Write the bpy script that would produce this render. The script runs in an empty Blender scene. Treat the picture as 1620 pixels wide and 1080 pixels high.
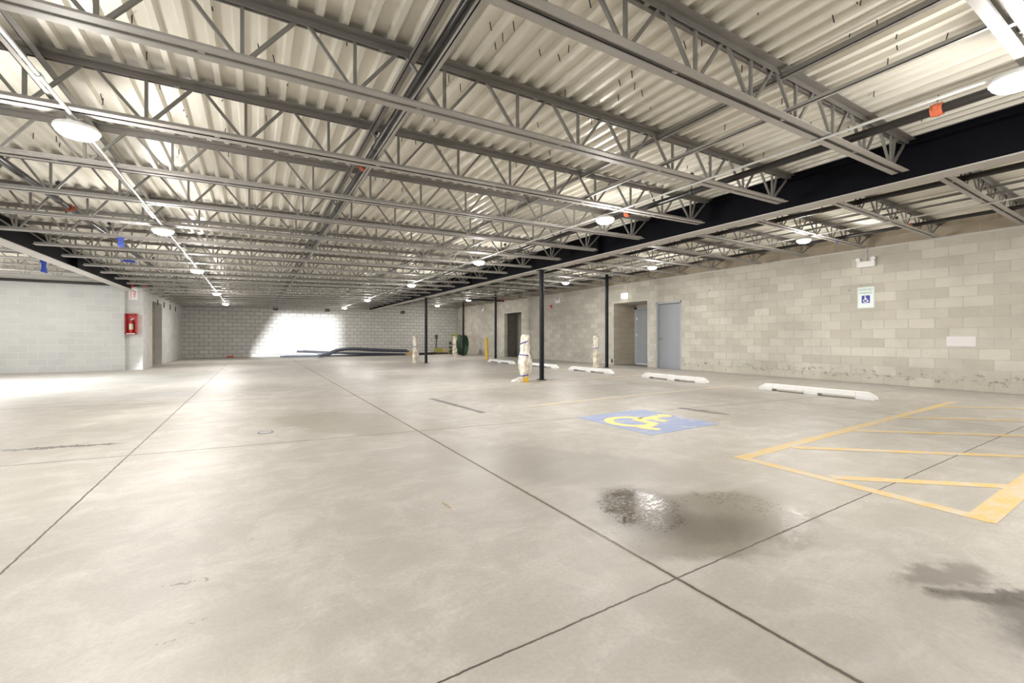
import bpy, math, random
from mathutils import Vector, Matrix
random.seed(7)
# ------------------------------------------------------------------ camera, world, sun, exposure
sc = bpy.context.scene
COL = sc.collection
F_PX, VP_X, HOR = 678.65, 403.34, 534.8          # focal length in px, depth vanishing point, horizon
TH = math.atan((810 - VP_X) / F_PX); CT, ST = math.cos(TH), math.sin(TH)
CAM_H = 1.0
cd = bpy.data.cameras.new('camera'); cam = bpy.data.objects.new('camera', cd); COL.objects.link(cam)
cam.location = (0, 0, CAM_H); cam.rotation_euler = (math.pi / 2, 0, -TH)
cd.sensor_width = 36; cd.lens = 36 * F_PX / 1620; cd.shift_y = -(540 - HOR) / 1620
cd.clip_start = 0.05; cd.clip_end = 200
sc.camera = cam
sc.view_settings.view_transform = 'Standard'; sc.view_settings.look = 'None'
sc.view_settings.gamma = 1; sc.view_settings.use_curve_mapping = False
sc.view_settings.exposure = 0.66
try:
    sc.cycles.use_denoising = True
    sc.cycles.max_bounces = 8; sc.cycles.diffuse_bounces = 5; sc.cycles.glossy_bounces = 3
    sc.cycles.sample_clamp_indirect = 6
    sc.cycles.caustics_reflective = False; sc.cycles.caustics_refractive = False
except Exception: pass
w = bpy.data.worlds.new('sky'); sc.world = w; w.use_nodes = True
bg = w.node_tree.nodes['Background']; bg.inputs[0].default_value = (0.78, 0.88, 1.0, 1); bg.inputs[1].default_value = 3.0
sd = bpy.data.lights.new('sun', 'SUN'); sun = bpy.data.objects.new('sun', sd); COL.objects.link(sun)
sd.energy = 6.0; sd.angle = math.radians(1.6); sd.color = (0.93, 0.96, 1.0)
_d = Vector((0.322, 0.947, -0.009)); sun.rotation_euler = _d.to_track_quat('-Z', 'Y').to_euler(); sun.location = (-14, -12, 4)
def area(name, loc, direction, sx, sy, e, col=(0.86, 0.93, 1.0), spread=180):
    a = bpy.data.lights.new(name, 'AREA'); a.shape = 'RECTANGLE'; a.size = sx; a.size_y = sy; a.energy = e; a.color = col; a.spread = math.radians(spread)
    o = bpy.data.objects.new(name, a); COL.objects.link(o); o.location = loc
    o.rotation_euler = Vector(direction).to_track_quat('-Z', 'Z').to_euler(); return o
# daylight coming in through the two vehicle openings of the far left wall
area('daylight_at_side_opening', (-7.45, 12.9, 1.5), (1, 0.0, -0.75), 4.6, 1.7, 330, spread=95)
area('daylight_at_front_opening', (-7.45, -0.5, 1.2), (1, 0.15, -0.05), 8.0, 2.1, 200)
LAMP_W = 62.0

# ------------------------------------------------------------------ pixel -> place helpers
def ray(u, v):
    a = (u - 810) / F_PX
    return (CT * a + ST, -ST * a + CT, (HOR - v) / F_PX)
def on_floor(u, v, z=0.0):
    d = ray(u, v); t = (z - CAM_H) / d[2]; return (d[0] * t, d[1] * t)
def on_x(u, v, X):
    d = ray(u, v); t = X / d[0]; return (d[1] * t, CAM_H + d[2] * t)
def on_y(u, v, Y):
    d = ray(u, v); t = Y / d[1]; return (d[0] * t, CAM_H + d[2] * t)

# ------------------------------------------------------------------ node helpers
class NT:
    def __init__(s, name):
        s.m = bpy.data.materials.new(name); s.m.use_nodes = True
        s.t = s.m.node_tree; s.b = s.t.nodes['Principled BSDF']
        s.tc = s.t.nodes.new('ShaderNodeTexCoord').outputs['Object']
    def n(s, typ, **kw):
        nd = s.t.nodes.new(typ)
        for k, v in kw.items(): setattr(nd, k, v)
        return nd
    def put(s, sock, v):
        if isinstance(v, bpy.types.NodeSocket): s.t.links.new(v, sock)
        elif isinstance(v, (tuple, list)) and sock.type == 'RGBA' and len(v) == 3: sock.default_value = (*v, 1)
        else: sock.default_value = v
    def math(s, op, a, b=0.0, c=0.0, clamp=False):
        nd = s.n('ShaderNodeMath', operation=op, use_clamp=clamp)
        s.put(nd.inputs[0], a); s.put(nd.inputs[1], b); s.put(nd.inputs[2], c); return nd.outputs[0]
    def vm(s, op, a, b=(0, 0, 0)):
        nd = s.n('ShaderNodeVectorMath', operation=op); s.put(nd.inputs[0], a); s.put(nd.inputs[1], b)
        return nd.outputs['Value'] if op in ('LENGTH', 'DOT_PRODUCT') else nd.outputs[0]
    def noise(s, vec, scale, detail=4, rough=0.55, out='Fac', dist=0.0):
        nd = s.n('ShaderNodeTexNoise'); s.put(nd.inputs['Vector'], vec); nd.inputs['Scale'].default_value = scale
        nd.inputs['Detail'].default_value = detail; nd.inputs['Roughness'].default_value = rough
        nd.inputs['Distortion'].default_value = dist
        return nd.outputs[out]
    def mr(s, v, a, b, c=0.0, d=1.0, smooth=True):
        nd = s.n('ShaderNodeMapRange', interpolation_type='SMOOTHSTEP' if smooth else 'LINEAR')
        s.put(nd.inputs[0], v); s.put(nd.inputs[1], a); s.put(nd.inputs[2], b); s.put(nd.inputs[3], c); s.put(nd.inputs[4], d)
        return nd.outputs[0]
    def mix(s, f, a, b, mode='MIX'):
        nd = s.n('ShaderNodeMix', data_type='RGBA', blend_type=mode)
        s.put(nd.inputs[0], f); s.put(nd.inputs[6], a); s.put(nd.inputs[7], b); return nd.outputs[2]
    def sepxyz(s, v):
        nd = s.n('ShaderNodeSeparateXYZ'); s.put(nd.inputs[0], v); return nd.outputs
    def comb(s, x, y, z=0.0):
        nd = s.n('ShaderNodeCombineXYZ'); s.put(nd.inputs[0], x); s.put(nd.inputs[1], y); s.put(nd.inputs[2], z); return nd.outputs[0]
    def ellipse(s, vec, c, ax, ay, ang, lo=0.75, hi=1.1):
        v = s.vm('SUBTRACT', vec, (c[0], c[1], 0))
        r = s.n('ShaderNodeVectorRotate', rotation_type='Z_AXIS'); s.put(r.inputs['Vector'], v); r.inputs['Angle'].default_value = -ang
        v = s.vm('MULTIPLY', r.outputs[0], (1 / ax, 1 / ay, 0)); return s.mr(s.vm('LENGTH', v), lo, hi, 1.0, 0.0)
    def line(s, vec, p, q, w0, w1):
        dx, dy = q[0] - p[0], q[1] - p[1]; L = math.hypot(dx, dy); nx, ny = -dy / L, dx / L
        d = s.math('ABSOLUTE', s.math('SUBTRACT', s.vm('DOT_PRODUCT', vec, (nx, ny, 0)), nx * p[0] + ny * p[1]))
        return s.mr(d, w0, w1, 1.0, 0.0)
    def set(s, **kw):
        for k, v in kw.items(): s.put(s.b.inputs[k.replace('_', ' ')], v)
        return s.m
    def bump(s, h, strength=0.3, dist=0.01):
        nd = s.n('ShaderNodeBump'); nd.inputs['Strength'].default_value = strength; nd.inputs['Distance'].default_value = dist
        s.put(nd.inputs['Height'], h); s.t.links.new(nd.outputs[0], s.b.inputs['Normal'])

def plain(name, col, rough=0.6, metal=0.0, var=0.12, scale=6.0, **kw):
    t = NT(name); f = t.noise(t.tc, scale, 4)
    c2 = tuple(max(0, c * (1 - var)) for c in col); c1 = tuple(min(1, c * (1 + var)) for c in col)
    return t.set(Base_Color=t.mix(f, c2, c1), Roughness=rough, Metallic=metal, **kw)
def emit(name, col, strength):
    t = NT(name); return t.set(Base_Color=col, Emission_Color=col, Emission_Strength=strength)

def block_wall(name, axis, c1, c2, mortar, msize=0.006, dirt=0.3, base_dirt=False, bump=0.5, off=0.0):
    t = NT(name); x, y, z = t.sepxyz(t.tc)[0:3]
    u = x if axis == 'x' else y
    v = t.comb(t.math('ADD', u, 40.0 + off), t.math('ADD', z, 4.0))
    br = t.n('ShaderNodeTexBrick'); t.put(br.inputs['Vector'], v)
    br.inputs['Scale'].default_value = 1; br.inputs['Brick Width'].default_value = 0.4; br.inputs['Row Height'].default_value = 0.2
    br.inputs['Mortar Size'].default_value = msize; br.inputs['Mortar Smooth'].default_value = 0.3; br.inputs['Bias'].default_value = 0.0
    t.put(br.inputs['Color1'], c1); t.put(br.inputs['Color2'], c2); t.put(br.inputs['Mortar'], mortar)
    n1 = t.noise(v, 0.9, 6, 0.6); n2 = t.noise(v, 14, 5, 0.7); n3 = t.noise(v, 90, 2, 0.6)
    c = t.mix(t.mr(n1, 0.35, 0.7, 0, dirt), br.outputs['Color'], tuple(k * 0.78 for k in c1))
    c = t.mix(t.mr(n2, 0.55, 0.8, 0, 0.35), c, tuple(min(1, k * 1.12) for k in c2))
    c = t.mix(t.mr(n3, 0.3, 0.7, 0.12, 0.0), c, (0.25, 0.23, 0.2))
    spots = t.mr(t.noise(v, 5.5, 2, 0.4), 0.75, 0.79, 0, 0.7)
    c = t.mix(spots, c, (0.24, 0.23, 0.21))
    if base_dirt:
        band = t.math('MULTIPLY', t.mr(z, 0.06, 0.16, 0, 1), t.mr(z, 0.22, 0.42, 1, 0))
        sm = t.math('MULTIPLY', band, t.mr(t.noise(v, 9, 6, 0.8), 0.52, 0.62, 0, 0.75))
        c = t.mix(t.mr(z, 0.0, 0.35, 0.35, 0.0), c, (0.52, 0.47, 0.38))
        c = t.mix(sm, c, (0.16, 0.15, 0.12))
    t.set(Base_Color=c, Roughness=0.88)
    h = t.math('ADD', t.math('MULTIPLY', br.outputs['Fac'], -1.0), t.math('MULTIPLY', n3, 0.35))
    t.bump(h, bump, 0.008); return t.m

M = {}
M['wall_right'] = block_wall('old_blockwork', 'y', (0.48, 0.445, 0.375), (0.63, 0.595, 0.515), (0.60, 0.57, 0.50), 0.006, 0.55, True, 0.9)
M['wall_upper'] = block_wall('brown_blockwork', 'y', (0.46, 0.39, 0.29), (0.56, 0.48, 0.37), (0.62, 0.57, 0.47), 0.006, 0.4)
M['wall_back'] = block_wall('grey_blockwork', 'x', (0.50, 0.485, 0.455), (0.57, 0.55, 0.515), (0.10, 0.095, 0.09), 0.009, 0.25)
M['wall_left'] = block_wall('pale_blockwork', 'x', (0.55, 0.55, 0.535), (0.60, 0.60, 0.58), (0.68, 0.68, 0.66), 0.007, 0.15)
M['wall_side'] = block_wall('pale_side_blockwork', 'y', (0.50, 0.49, 0.47), (0.58, 0.57, 0.545), (0.56, 0.55, 0.53), 0.006, 0.2)
M['wall_recess'] = block_wall('recess_blockwork', 'x', (0.50, 0.43, 0.32), (0.60, 0.53, 0.41), (0.36, 0.31, 0.24), 0.006, 0.4)
M['smooth_concrete'] = plain('smooth_concrete', (0.55, 0.53, 0.49), 0.85, var=0.15, scale=2)
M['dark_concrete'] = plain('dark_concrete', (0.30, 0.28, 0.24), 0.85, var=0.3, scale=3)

# floor
def floor_material():
    t = NT('concrete_floor'); p = t.tc
    nA = t.noise(p, 0.55, 8, 0.6, dist=0.4); nB = t.noise(t.vm('MULTIPLY', p, (0.6, 3.2, 1)), 1.7, 8, 0.68); nC = t.noise(p, 60, 3, 0.6)
    c = t.mix(t.mr(nA, 0.3, 0.72), (0.395, 0.365, 0.323), (0.52, 0.492, 0.45))
    c = t.mix(t.mr(nB, 0.45, 0.72, 0, 0.6), c, (0.56, 0.54, 0.505))
    nD = t.noise(p, 3.1, 9, 0.72, dist=0.6); c = t.mix(t.mr(nD, 0.42, 0.62, 0.42, 0), c, (0.30, 0.275, 0.24))
    c = t.mix(t.mr(t.noise(p, 26, 4, 0.8), 0.68, 0.76, 0, 0.5), c, (0.27, 0.25, 0.22))
    c = t.mix(t.mr(nB, 0.25, 0.45, 0.28, 0), c, (0.37, 0.34, 0.30))
    c = t.mix(t.mr(nC, 0.35, 0.65, 0.2, 0), c, (0.25, 0.23, 0.2))
    scuff = t.mr(t.noise(t.vm('MULTIPLY', p, (5, 0.8, 1)), 3.3, 6, 0.8), 0.62, 0.72, 0, 0.22)
    c = t.mix(scuff, c, (0.70, 0.68, 0.65))
    dv = t.vm('SCALE', t.vm('SUBTRACT', t.noise(p, 2.3, 6, 0.62, out='Color'), (0.5, 0.5, 0.5)), (0, 0, 0))
    sc_ = t.n('ShaderNodeVectorMath', operation='SCALE'); t.put(sc_.inputs[0], t.vm('SUBTRACT', t.noise(p, 2.3, 7, 0.66, out='Color'), (0.5, 0.5, 0.5))); sc_.inputs['Scale'].default_value = 0.55
    q = t.vm('ADD', p, sc_.outputs[0])
    sc2 = t.n('ShaderNodeVectorMath', operation='SCALE'); t.put(sc2.inputs[0], t.vm('SUBTRACT', t.noise(p, 9, 7, 0.7, out='Color'), (0.5, 0.5, 0.5))); sc2.inputs['Scale'].default_value = 0.22
    q2 = t.vm('ADD', p, sc2.outputs[0])
    def E(px, ax, ay, deg, k, col, lo=0.6, hi=1.15, vec=None):
        nonlocal c
        cc = on_floor(*px); e = t.ellipse(vec or q, cc, ax, ay, math.radians(deg), lo, hi)
        c = t.mix(t.math('MULTIPLY', e, k), c, col); return e
    brown = (0.075, 0.058, 0.036)
    E((570, 668), 0.60, 1.3, 35, 0.55, (0.29, 0.255, 0.205), 0.8, 1.05)
    E((860, 730), 0.50, 1.1, 40, 0.5, (0.28, 0.26, 0.22), 0.75, 1.1)
    E((700, 712), 0.35, 0.6, 20, 0.25, (0.36, 0.33, 0.28), 0.5, 1.1)
    E((280, 622), 1.2, 0.55, 0, 0.35, (0.36, 0.36, 0.37), 0.8, 1.05)
    E((1320, 755), 0.5, 0.45, 0, 0.25, (0.33, 0.31, 0.28), 0.4, 1.2)
    E((1230, 670), 1.4, 0.4, 80, 0.25, (0.38, 0.36, 0.33), 0.4, 1.2)
    E((1110, 650), 0.10, 0.42, 8, 0.85, (0.16, 0.15, 0.135), 0.75, 1.0, q2)
    E((1430, 820), 0.42, 0.16, -20, 0.35, (0.30, 0.28, 0.24), 0.4, 1.2)
    pud0 = E((1120, 822), 0.72, 0.42, -12, 0.72, (0.17, 0.145, 0.105), 0.75, 1.02)
    pud1 = E((1015, 803), 0.30, 0.40, -25, 0.9, brown, 0.55, 1.1, q2)
    E((1120, 835), 0.42, 0.2, -20, 0.55, brown, 0.4, 1.15, q2)
    E((1490, 905), 0.28, 0.10, -12, 0.7, (0.13, 0.115, 0.095), 0.4, 1.15)
    wet2 = E((1590, 940), 0.30, 0.085, -22, 0.9, (0.09, 0.08, 0.065), 0.5, 1.1)
    E((1690, 960), 0.55, 0.16, -5, 0.85, (0.10, 0.09, 0.075), 0.5, 1.1)
    E((1180, 790), 0.28, 0.3, 0, 0.3, (0.3, 0.28, 0.24), 0.4, 1.2)
    for px, r in (((323, 916), 0.016), ((289, 927), 0.013), ((461, 843), 0.010), ((316, 985), 0.007), ((267, 1025), 0.008), ((380, 856), 0.01)):
        E(px, r, r * 0.7, 10, 0.85, (0.17, 0.16, 0.15), 0.7, 1.1, None)
    # skid bar and the thin wet streak at the left
    a, b = on_floor(681, 630), on_floor(766, 653); mid = ((a[0] + b[0]) / 2, (a[1] + b[1]) / 2)
    yy_ = t.sepxyz(p)[1]
    e = t.math('MULTIPLY', t.line(p, a, b, 0.042, 0.052), t.math('MULTIPLY', t.mr(yy_, b[1], b[1] + 0.02, 0, 1), t.mr(yy_, a[1] - 0.02, a[1], 1, 0)))
    c = t.mix(t.math('MULTIPLY', e, t.mr(t.noise(p, 12, 4), 0.3, 0.6, 0.6, 0.92)), c, (0.08, 0.075, 0.07))
    a, b = on_floor(0, 711), on_floor(222, 698)
    streak = t.ellipse(q2, ((a[0] + b[0]) / 2 - 0.2, (a[1] + b[1]) / 2), 0.75, 0.055, math.radians(-12), 0.6, 1.05); c = t.mix(t.math('MULTIPLY', streak, 0.8), c, (0.12, 0.11, 0.095))
    # greyer concrete strip along the right wall, darkest right beside it
    x = t.sepxyz(p)[0]
    c = t.mix(t.mr(x, 10.75, 10.85, 0, 0.4), c, (0.40, 0.39, 0.37))
    c = t.mix(t.mr(x, 11.5, 11.6, 0, 0.8), c, (0.14, 0.13, 0.11))
    # joints
    J = None
    jl = [((-0.927, 0), (-0.927, 10), 0.003, 0.008), ((1.508, 0), (1.508, 10), 0.005, 0.011),
          ((0.469, 1.178), (4.007, 1.185), 0.002, 0.006), ((-1.707, 4.926), (2.599, 4.338), 0.004, 0.010),
          ((-3.07, 8.86), (1.49, 7.878), 0.006, 0.014), ((7.2, 0), (7.2, 9), 0.003, 0.010), ((0, 12.6), (5, 12.6), 0.006, 0.02)]
    wob = t.vm('ADD', p, t.vm('MULTIPLY', t.vm('SUBTRACT', t.noise(p, 18, 3, 0.6, out='Color'), (0.5, 0.5, 0.5)), (0.012, 0.012, 0)))
    for a, b, w0, w1 in jl:
        l = t.line(wob, a, b, w0, w1); J = l if J is None else t.math('MAXIMUM', J, l)
    halo = t.line(wob, (1.508, 0), (1.508, 10), 0.012, 0.03)
    c = t.mix(t.math('MULTIPLY', halo, 0.45), c, (0.34, 0.28, 0.20))
    c = t.mix(t.math('MULTIPLY', J, 0.97), c, (0.055, 0.042, 0.03))
    rough = t.mr(nA, 0.3, 0.75, 0.42, 0.6)
    wet = t.math('MAXIMUM', t.math('MULTIPLY', pud1, 1.0), t.math('MULTIPLY', wet2, 0.6))
    wet = t.math('MAXIMUM', wet, t.math('MULTIPLY', pud0, 0.55)); wet = t.math('MAXIMUM', wet, streak)
    wet = t.math('MULTIPLY', wet, t.mr(t.noise(p, 7, 4), 0.3, 0.6, 0.5, 1.0))
    rough = t.math('SUBTRACT', rough, t.math('MULTIPLY', wet, t.mr(t.noise(p, 42, 4, 0.7), 0.42, 0.58, 0.20, 0.42)), clamp=True)
    t.set(Base_Color=c, Roughness=rough)
    t.bump(t.math('ADD', t.math('MULTIPLY', t.noise(p, 170, 2, 0.7), 0.4), t.math('ADD', t.math('MULTIPLY', J, -3.0), t.math('MULTIPLY', nB, 0.25))), 0.28, 0.004)
    return t.m
M['floor'] = floor_material()

def deck_material():
    t = NT('galvanised_deck'); p = t.tc
    n1 = t.noise(t.vm('MULTIPLY', p, (1.0, 0.35, 1)), 5.0, 4, 0.5); n2 = t.noise(p, 1.2, 3)
    c = t.mix(t.mr(n1, 0.35, 0.65), (0.74, 0.705, 0.62), (0.82, 0.79, 0.71)); c = t.mix(t.mr(n2, 0.3, 0.7, 0, 0.35), c, (0.78, 0.74, 0.65))
    return t.set(Base_Color=c, Roughness=t.mr(n1, 0.3, 0.7, 0.28, 0.42), Metallic=0.1)
M['deck'] = deck_material()
def steel():
    t = NT('grey_primer_steel'); n = t.noise(t.vm('MULTIPLY', t.tc, (0.6, 5, 5)), 6, 5, 0.6)
    c = t.mix(n, (0.185, 0.172, 0.158), (0.27, 0.252, 0.232))
    rust = t.mr(t.noise(t.vm('MULTIPLY', t.tc, (1, 1, 1)), 2.3, 6, 0.7), 0.66, 0.76, 0, 0.55)
    c = t.mix(rust, c, (0.25, 0.12, 0.045)); return t.set(Base_Color=c, Roughness=0.55, Metallic=0.1)
M['steel_top'] = steel()
M['steel_bottom'] = plain('light_grey_primer_steel', (0.38, 0.36, 0.335), 0.5, 0.1, 0.14, 4)
M['steel_web'] = plain('grey_steel_rod', (0.25, 0.24, 0.22), 0.5, 0.15, 0.1, 8)
M['flange'] = plain('pale_steel_flange', (0.50, 0.47, 0.44), 0.5, 0.05, 0.12, 3)
M['black_steel'] = plain('black_painted_steel', (0.008, 0.008, 0.011), 0.42, 0.0, 0.3, 5, Specular_IOR_Level=0.06)
M['black_gloss'] = plain('glossy_black_paint', (0.010, 0.010, 0.012), 0.35, 0.0, 0.3, 5, Specular_IOR_Level=0.2)
M['black_pipe'] = plain('black_pipe', (0.022, 0.019, 0.018), 0.3, 0.2, 0.3, 12)
M['galv'] = plain('galvanised_conduit', (0.62, 0.62, 0.60), 0.35, 0.5, 0.1, 10)
M['orange'] = plain('orange_coupling', (0.48, 0.11, 0.05), 0.5, 0, 0.2, 20)
M['red'] = plain('red_paint', (0.60, 0.03, 0.025), 0.35, 0, 0.15, 10)
M['dark_red'] = plain('dark_red_paint', (0.30, 0.015, 0.015), 0.4, 0, 0.15, 10)
M['white'] = plain('white_plastic', (0.80, 0.78, 0.76), 0.4, 0, 0.04, 10)
M['white_glow'] = emit('lit_white_lens', (1.0, 0.93, 0.78), 2.2)
M['lamp'] = emit('lamp_lens', (1.0, 0.98, 0.94), 30.0)
M['dark'] = plain('dark_metal', (0.05, 0.05, 0.05), 0.5, 0.3, 0.2, 10)
M['door'] = plain('grey_blue_door_paint', (0.30, 0.312, 0.325), 0.45, 0, 0.04, 2)
M['frame'] = plain('door_frame_paint', (0.40, 0.40, 0.40), 0.5, 0, 0.05, 5)
M['chrome'] = plain('brushed_metal', (0.6, 0.6, 0.6), 0.25, 0.9, 0.05, 20)
M['yellow'] = plain('yellow_paint', (0.78, 0.50, 0.05), 0.45, 0, 0.1, 6)
M['stop'] = plain('white_precast_concrete', (0.82, 0.80, 0.77), 0.8, 0, 0.08, 8)
M['blue'] = plain('sign_blue', (0.02, 0.045, 0.33), 0.4, 0, 0.05, 4)
M['sign'] = plain('sign_white', (0.76, 0.80, 0.78), 0.3, 0, 0.03, 4)
M['green'] = plain('green_lettering', (0.22, 0.38, 0.27), 0.5, 0, 0.05, 4)
M['tape'] = plain('blue_tape', (0.05, 0.05, 0.30), 0.4, 0, 0.1, 20)
M['hose'] = plain('dark_green_hose', (0.025, 0.07, 0.035), 0.45, 0, 0.3, 20)
M['wood'] = plain('tan_wood', (0.48, 0.33, 0.16), 0.7, 0, 0.25, 10)
M['olive'] = plain('yellow_green_plastic', (0.27, 0.25, 0.06), 0.5, 0, 0.25, 14)
M['patch'] = plain('white_wall_paint', (0.70, 0.665, 0.65), 0.7, 0, 0.03, 6)
M['tube'] = plain('dark_blue_grey_tube', (0.045, 0.05, 0.07), 0.4, 0, 0.25, 10)
def paint(name, col, worn, scale=5.0):
    t = NT(name); p = t.tc
    n = t.noise(t.vm('MULTIPLY', p, (1, 1.6, 1)), scale, 8, 0.72)
    f = t.mr(n, worn - 0.10, worn + 0.16)
    c = t.mix(t.math('MULTIPLY', f, 0.85), col, (0.52, 0.495, 0.45)); return t.set(Base_Color=c, Roughness=0.6)
M['line'] = paint('yellow_floor_paint', (0.60, 0.42, 0.16), 0.50)
M['line_faded'] = paint('faded_yellow_floor_paint', (0.64, 0.50, 0.28), 0.46, 3.0)
M['pad'] = paint('worn_blue_floor_paint', (0.26, 0.305, 0.46), 0.56, 2.5)
M['pad_yellow'] = paint('yellow_symbol_paint', (0.80, 0.60, 0.22), 0.66, 6)
def plastic():
    t = NT('plastic_film'); n = t.noise(t.tc, 7, 3, 0.5)
    t.set(Base_Color=(0.84, 0.80, 0.72), Roughness=0.35, Alpha=t.mr(n, 0.38, 0.62, 0.50, 0.90)); t.bump(n, 0.35, 0.01); return t.m
M['film'] = plastic()

# ------------------------------------------------------------------ mesh helpers
class MB:
    def __init__(s): s.v = []; s.f = []; s.mi = []; s.cur = 0
    def box(s, x0, x1, y0, y1, z0, z1, shear=None):
        b = len(s.v)
        for z in (z0, z1):
            for y in (y0, y1):
                for x in (x0, x1):
                    s.v.append((x, y, z + (shear * x if shear else 0)))
        for q in ((0, 2, 3, 1), (4, 5, 7, 6), (0, 1, 5, 4), (2, 6, 7, 3), (0, 4, 6, 2), (1, 3, 7, 5)):
            s.f.append(tuple(b + i for i in q)); s.mi.append(s.cur)
        return s
    def bar(s, p, q, w, h=None, side=None):
        p, q = Vector(p), Vector(q); d = (q - p).normalized(); h = h or w
        side = Vector(side) if side else (Vector((0, 1, 0)) if abs(d.y) < 0.9 else Vector((1, 0, 0)))
        side = (side - d * side.dot(d)).normalized(); up = d.cross(side)
        b = len(s.v)
        for r in (p, q):
            for a, c in ((-1, -1), (1, -1), (1, 1), (-1, 1)): s.v.append(tuple(r + side * (a * w / 2) + up * (c * h / 2)))
        for q4 in ((0, 1, 2, 3), (7, 6, 5, 4), (0, 4, 5, 1), (1, 5, 6, 2), (2, 6, 7, 3), (3, 7, 4, 0)):
            s.f.append(tuple(b + i for i in q4)); s.mi.append(s.cur)
        return s
    def tube(s, pts, r, n=10, cap=True, rfun=None):
        P = [Vector(p) for p in pts]; b = len(s.v); prev = None
        for i, p in enumerate(P):
            d = (P[min(i + 1, len(P) - 1)] - P[max(i - 1, 0)]).normalized()
            if prev is None: prev = Vector((0, 0, 1)) if abs(d.z) < 0.9 else Vector((1, 0, 0))
            a = (prev - d * prev.dot(d)).normalized(); prev = a; c = d.cross(a)
            rr = rfun(i) if rfun else r
            for k in range(n):
                t = 2 * math.pi * k / n; s.v.append(tuple(p + a * (rr * math.cos(t)) + c * (rr * math.sin(t))))
        for i in range(len(P) - 1):
            for k in range(n):
                k2 = (k + 1) % n; s.f.append((b + i * n + k, b + i * n + k2, b + (i + 1) * n + k2, b + (i + 1) * n + k)); s.mi.append(s.cur)
        if cap:
            s.f.append(tuple(b + k for k in reversed(range(n)))); s.mi.append(s.cur)
            s.f.append(tuple(b + (len(P) - 1) * n + k for k in range(n))); s.mi.append(s.cur)
        return s
    def lathe(s, prof, c=(0, 0, 0), n=24, jit=None):
        b = len(s.v)
        for i, (r, z) in enumerate(prof):
            for k in range(n):
                t = 2 * math.pi * k / n; rr = r + (jit(t, z) if jit and r > 0.001 else 0)
                s.v.append((c[0] + rr * math.cos(t), c[1] + rr * math.sin(t), c[2] + z))
        for i in range(len(prof) - 1):
            for k in range(n):
                k2 = (k + 1) % n; s.f.append((b + i * n + k, b + i * n + k2, b + (i + 1) * n + k2, b + (i + 1) * n + k)); s.mi.append(s.cur)
        s.f.append(tuple(b + k for k in reversed(range(n)))); s.mi.append(s.cur)
        s.f.append(tuple(b + (len(prof) - 1) * n + k for k in range(n))); s.mi.append(s.cur)
        return s
    def prism(s, poly, z0, z1, fn=None):
        b = len(s.v); n = len(poly); fn = fn or (lambda x, y, z: (x, y, z))
        for z in (z0, z1):
            for x, y in poly: s.v.append(tuple(fn(x, y, z)))
        s.f.append(tuple(b + i for i in reversed(range(n)))); s.mi.append(s.cur)
        s.f.append(tuple(b + n + i for i in range(n))); s.mi.append(s.cur)
        for i in range(n):
            j = (i + 1) % n; s.f.append((b + i, b + j, b + n + j, b + n + i)); s.mi.append(s.cur)
        return s
    def build(s, name, mat, parent=None, loc=None, smooth=False, bevel=0.0):
        me = bpy.data.meshes.new(name); me.from_pydata(s.v, [], s.f); me.update()
        mats = mat if isinstance(mat, (list, tuple)) else [mat]
        for m in mats: me.materials.append(m)
        if len(mats) > 1: me.polygons.foreach_set('material_index', s.mi)
        if smooth:
            me.polygons.foreach_set('use_smooth', [True] * len(me.polygons))
            try: me.set_sharp_from_angle(angle=math.radians(40))
            except Exception: pass
        o = bpy.data.objects.new(name, me); COL.objects.link(o)
        if parent: o.parent = parent
        if loc: o.location = loc
        if bevel:
            b = o.modifiers.new('bevel', 'BEVEL'); b.width = bevel; b.segments = 2; b.limit_method = 'ANGLE'
        return o
def thing(name, label, cat, loc=(0, 0, 0), rz=0, group=None):
    o = bpy.data.objects.new(name, None); o.empty_display_size = 0.1; COL.objects.link(o); o.location = loc; o.rotation_euler = (0, 0, rz)
    return tag(o, label, cat, group)
def tag(o, label, cat, group=None):
    o['label'] = label; o['category'] = cat
    if group: o['group'] = group
    return o
def struct(o): o['kind'] = 'structure'; return o
def dup(root, loc, label=None, rz=None, group=None):
    r = root.copy(); COL.objects.link(r); r.location = loc
    if rz is not None: r.rotation_euler = (0, 0, rz)
    if label: r['label'] = label
    if group: r['group'] = group
    for ch in list(root.children):
        c = ch.copy(); COL.objects.link(c); c.parent = r
        for g in list(ch.children):
            d = g.copy(); COL.objects.link(d); d.parent = c
    return r
def text_mesh(name, body, size, mat, parent, mtx, extrude=0.0006, spacing=1.0, sx=1.0):
    cu = bpy.data.curves.new(name, 'FONT'); cu.body = body; cu.size = size; cu.extrude = extrude
    cu.align_x = 'CENTER'; cu.align_y = 'CENTER'; cu.space_character = spacing; cu.offset = size * 0.012
    t = bpy.data.objects.new(name + '_tmp', cu); COL.objects.link(t)
    bpy.context.view_layer.update()
    me = bpy.data.meshes.new_from_object(t.evaluated_get(bpy.context.evaluated_depsgraph_get()))
    bpy.data.objects.remove(t); me.name = name; me.materials.clear(); me.materials.append(mat)
    me.transform(mtx @ Matrix.Diagonal((sx, 1, 1, 1)))
    o = bpy.data.objects.new(name, me); COL.objects.link(o); o.parent = parent; return o

# ------------------------------------------------------------------ sizes of the hall (metres; camera stands at the origin)
YB = 26.5; YF = -9.0; YL = 17.74                      # back wall, front wall behind the camera, left block wall
XW = 11.605; XG = 5.917; XL = -3.30; XS = -3.086; XFL = -7.5
EPS = 0.0241
def z_bot(x): return 2.498 + EPS * (x + 3.03)          # underside of the middle bay's joists
def z_deck(x): return z_bot(x) + 0.37
ZR_BOT = 2.985; ZR_DECK = 3.30; ZL_BOT = 2.70; ZL_DECK = 3.02

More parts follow.
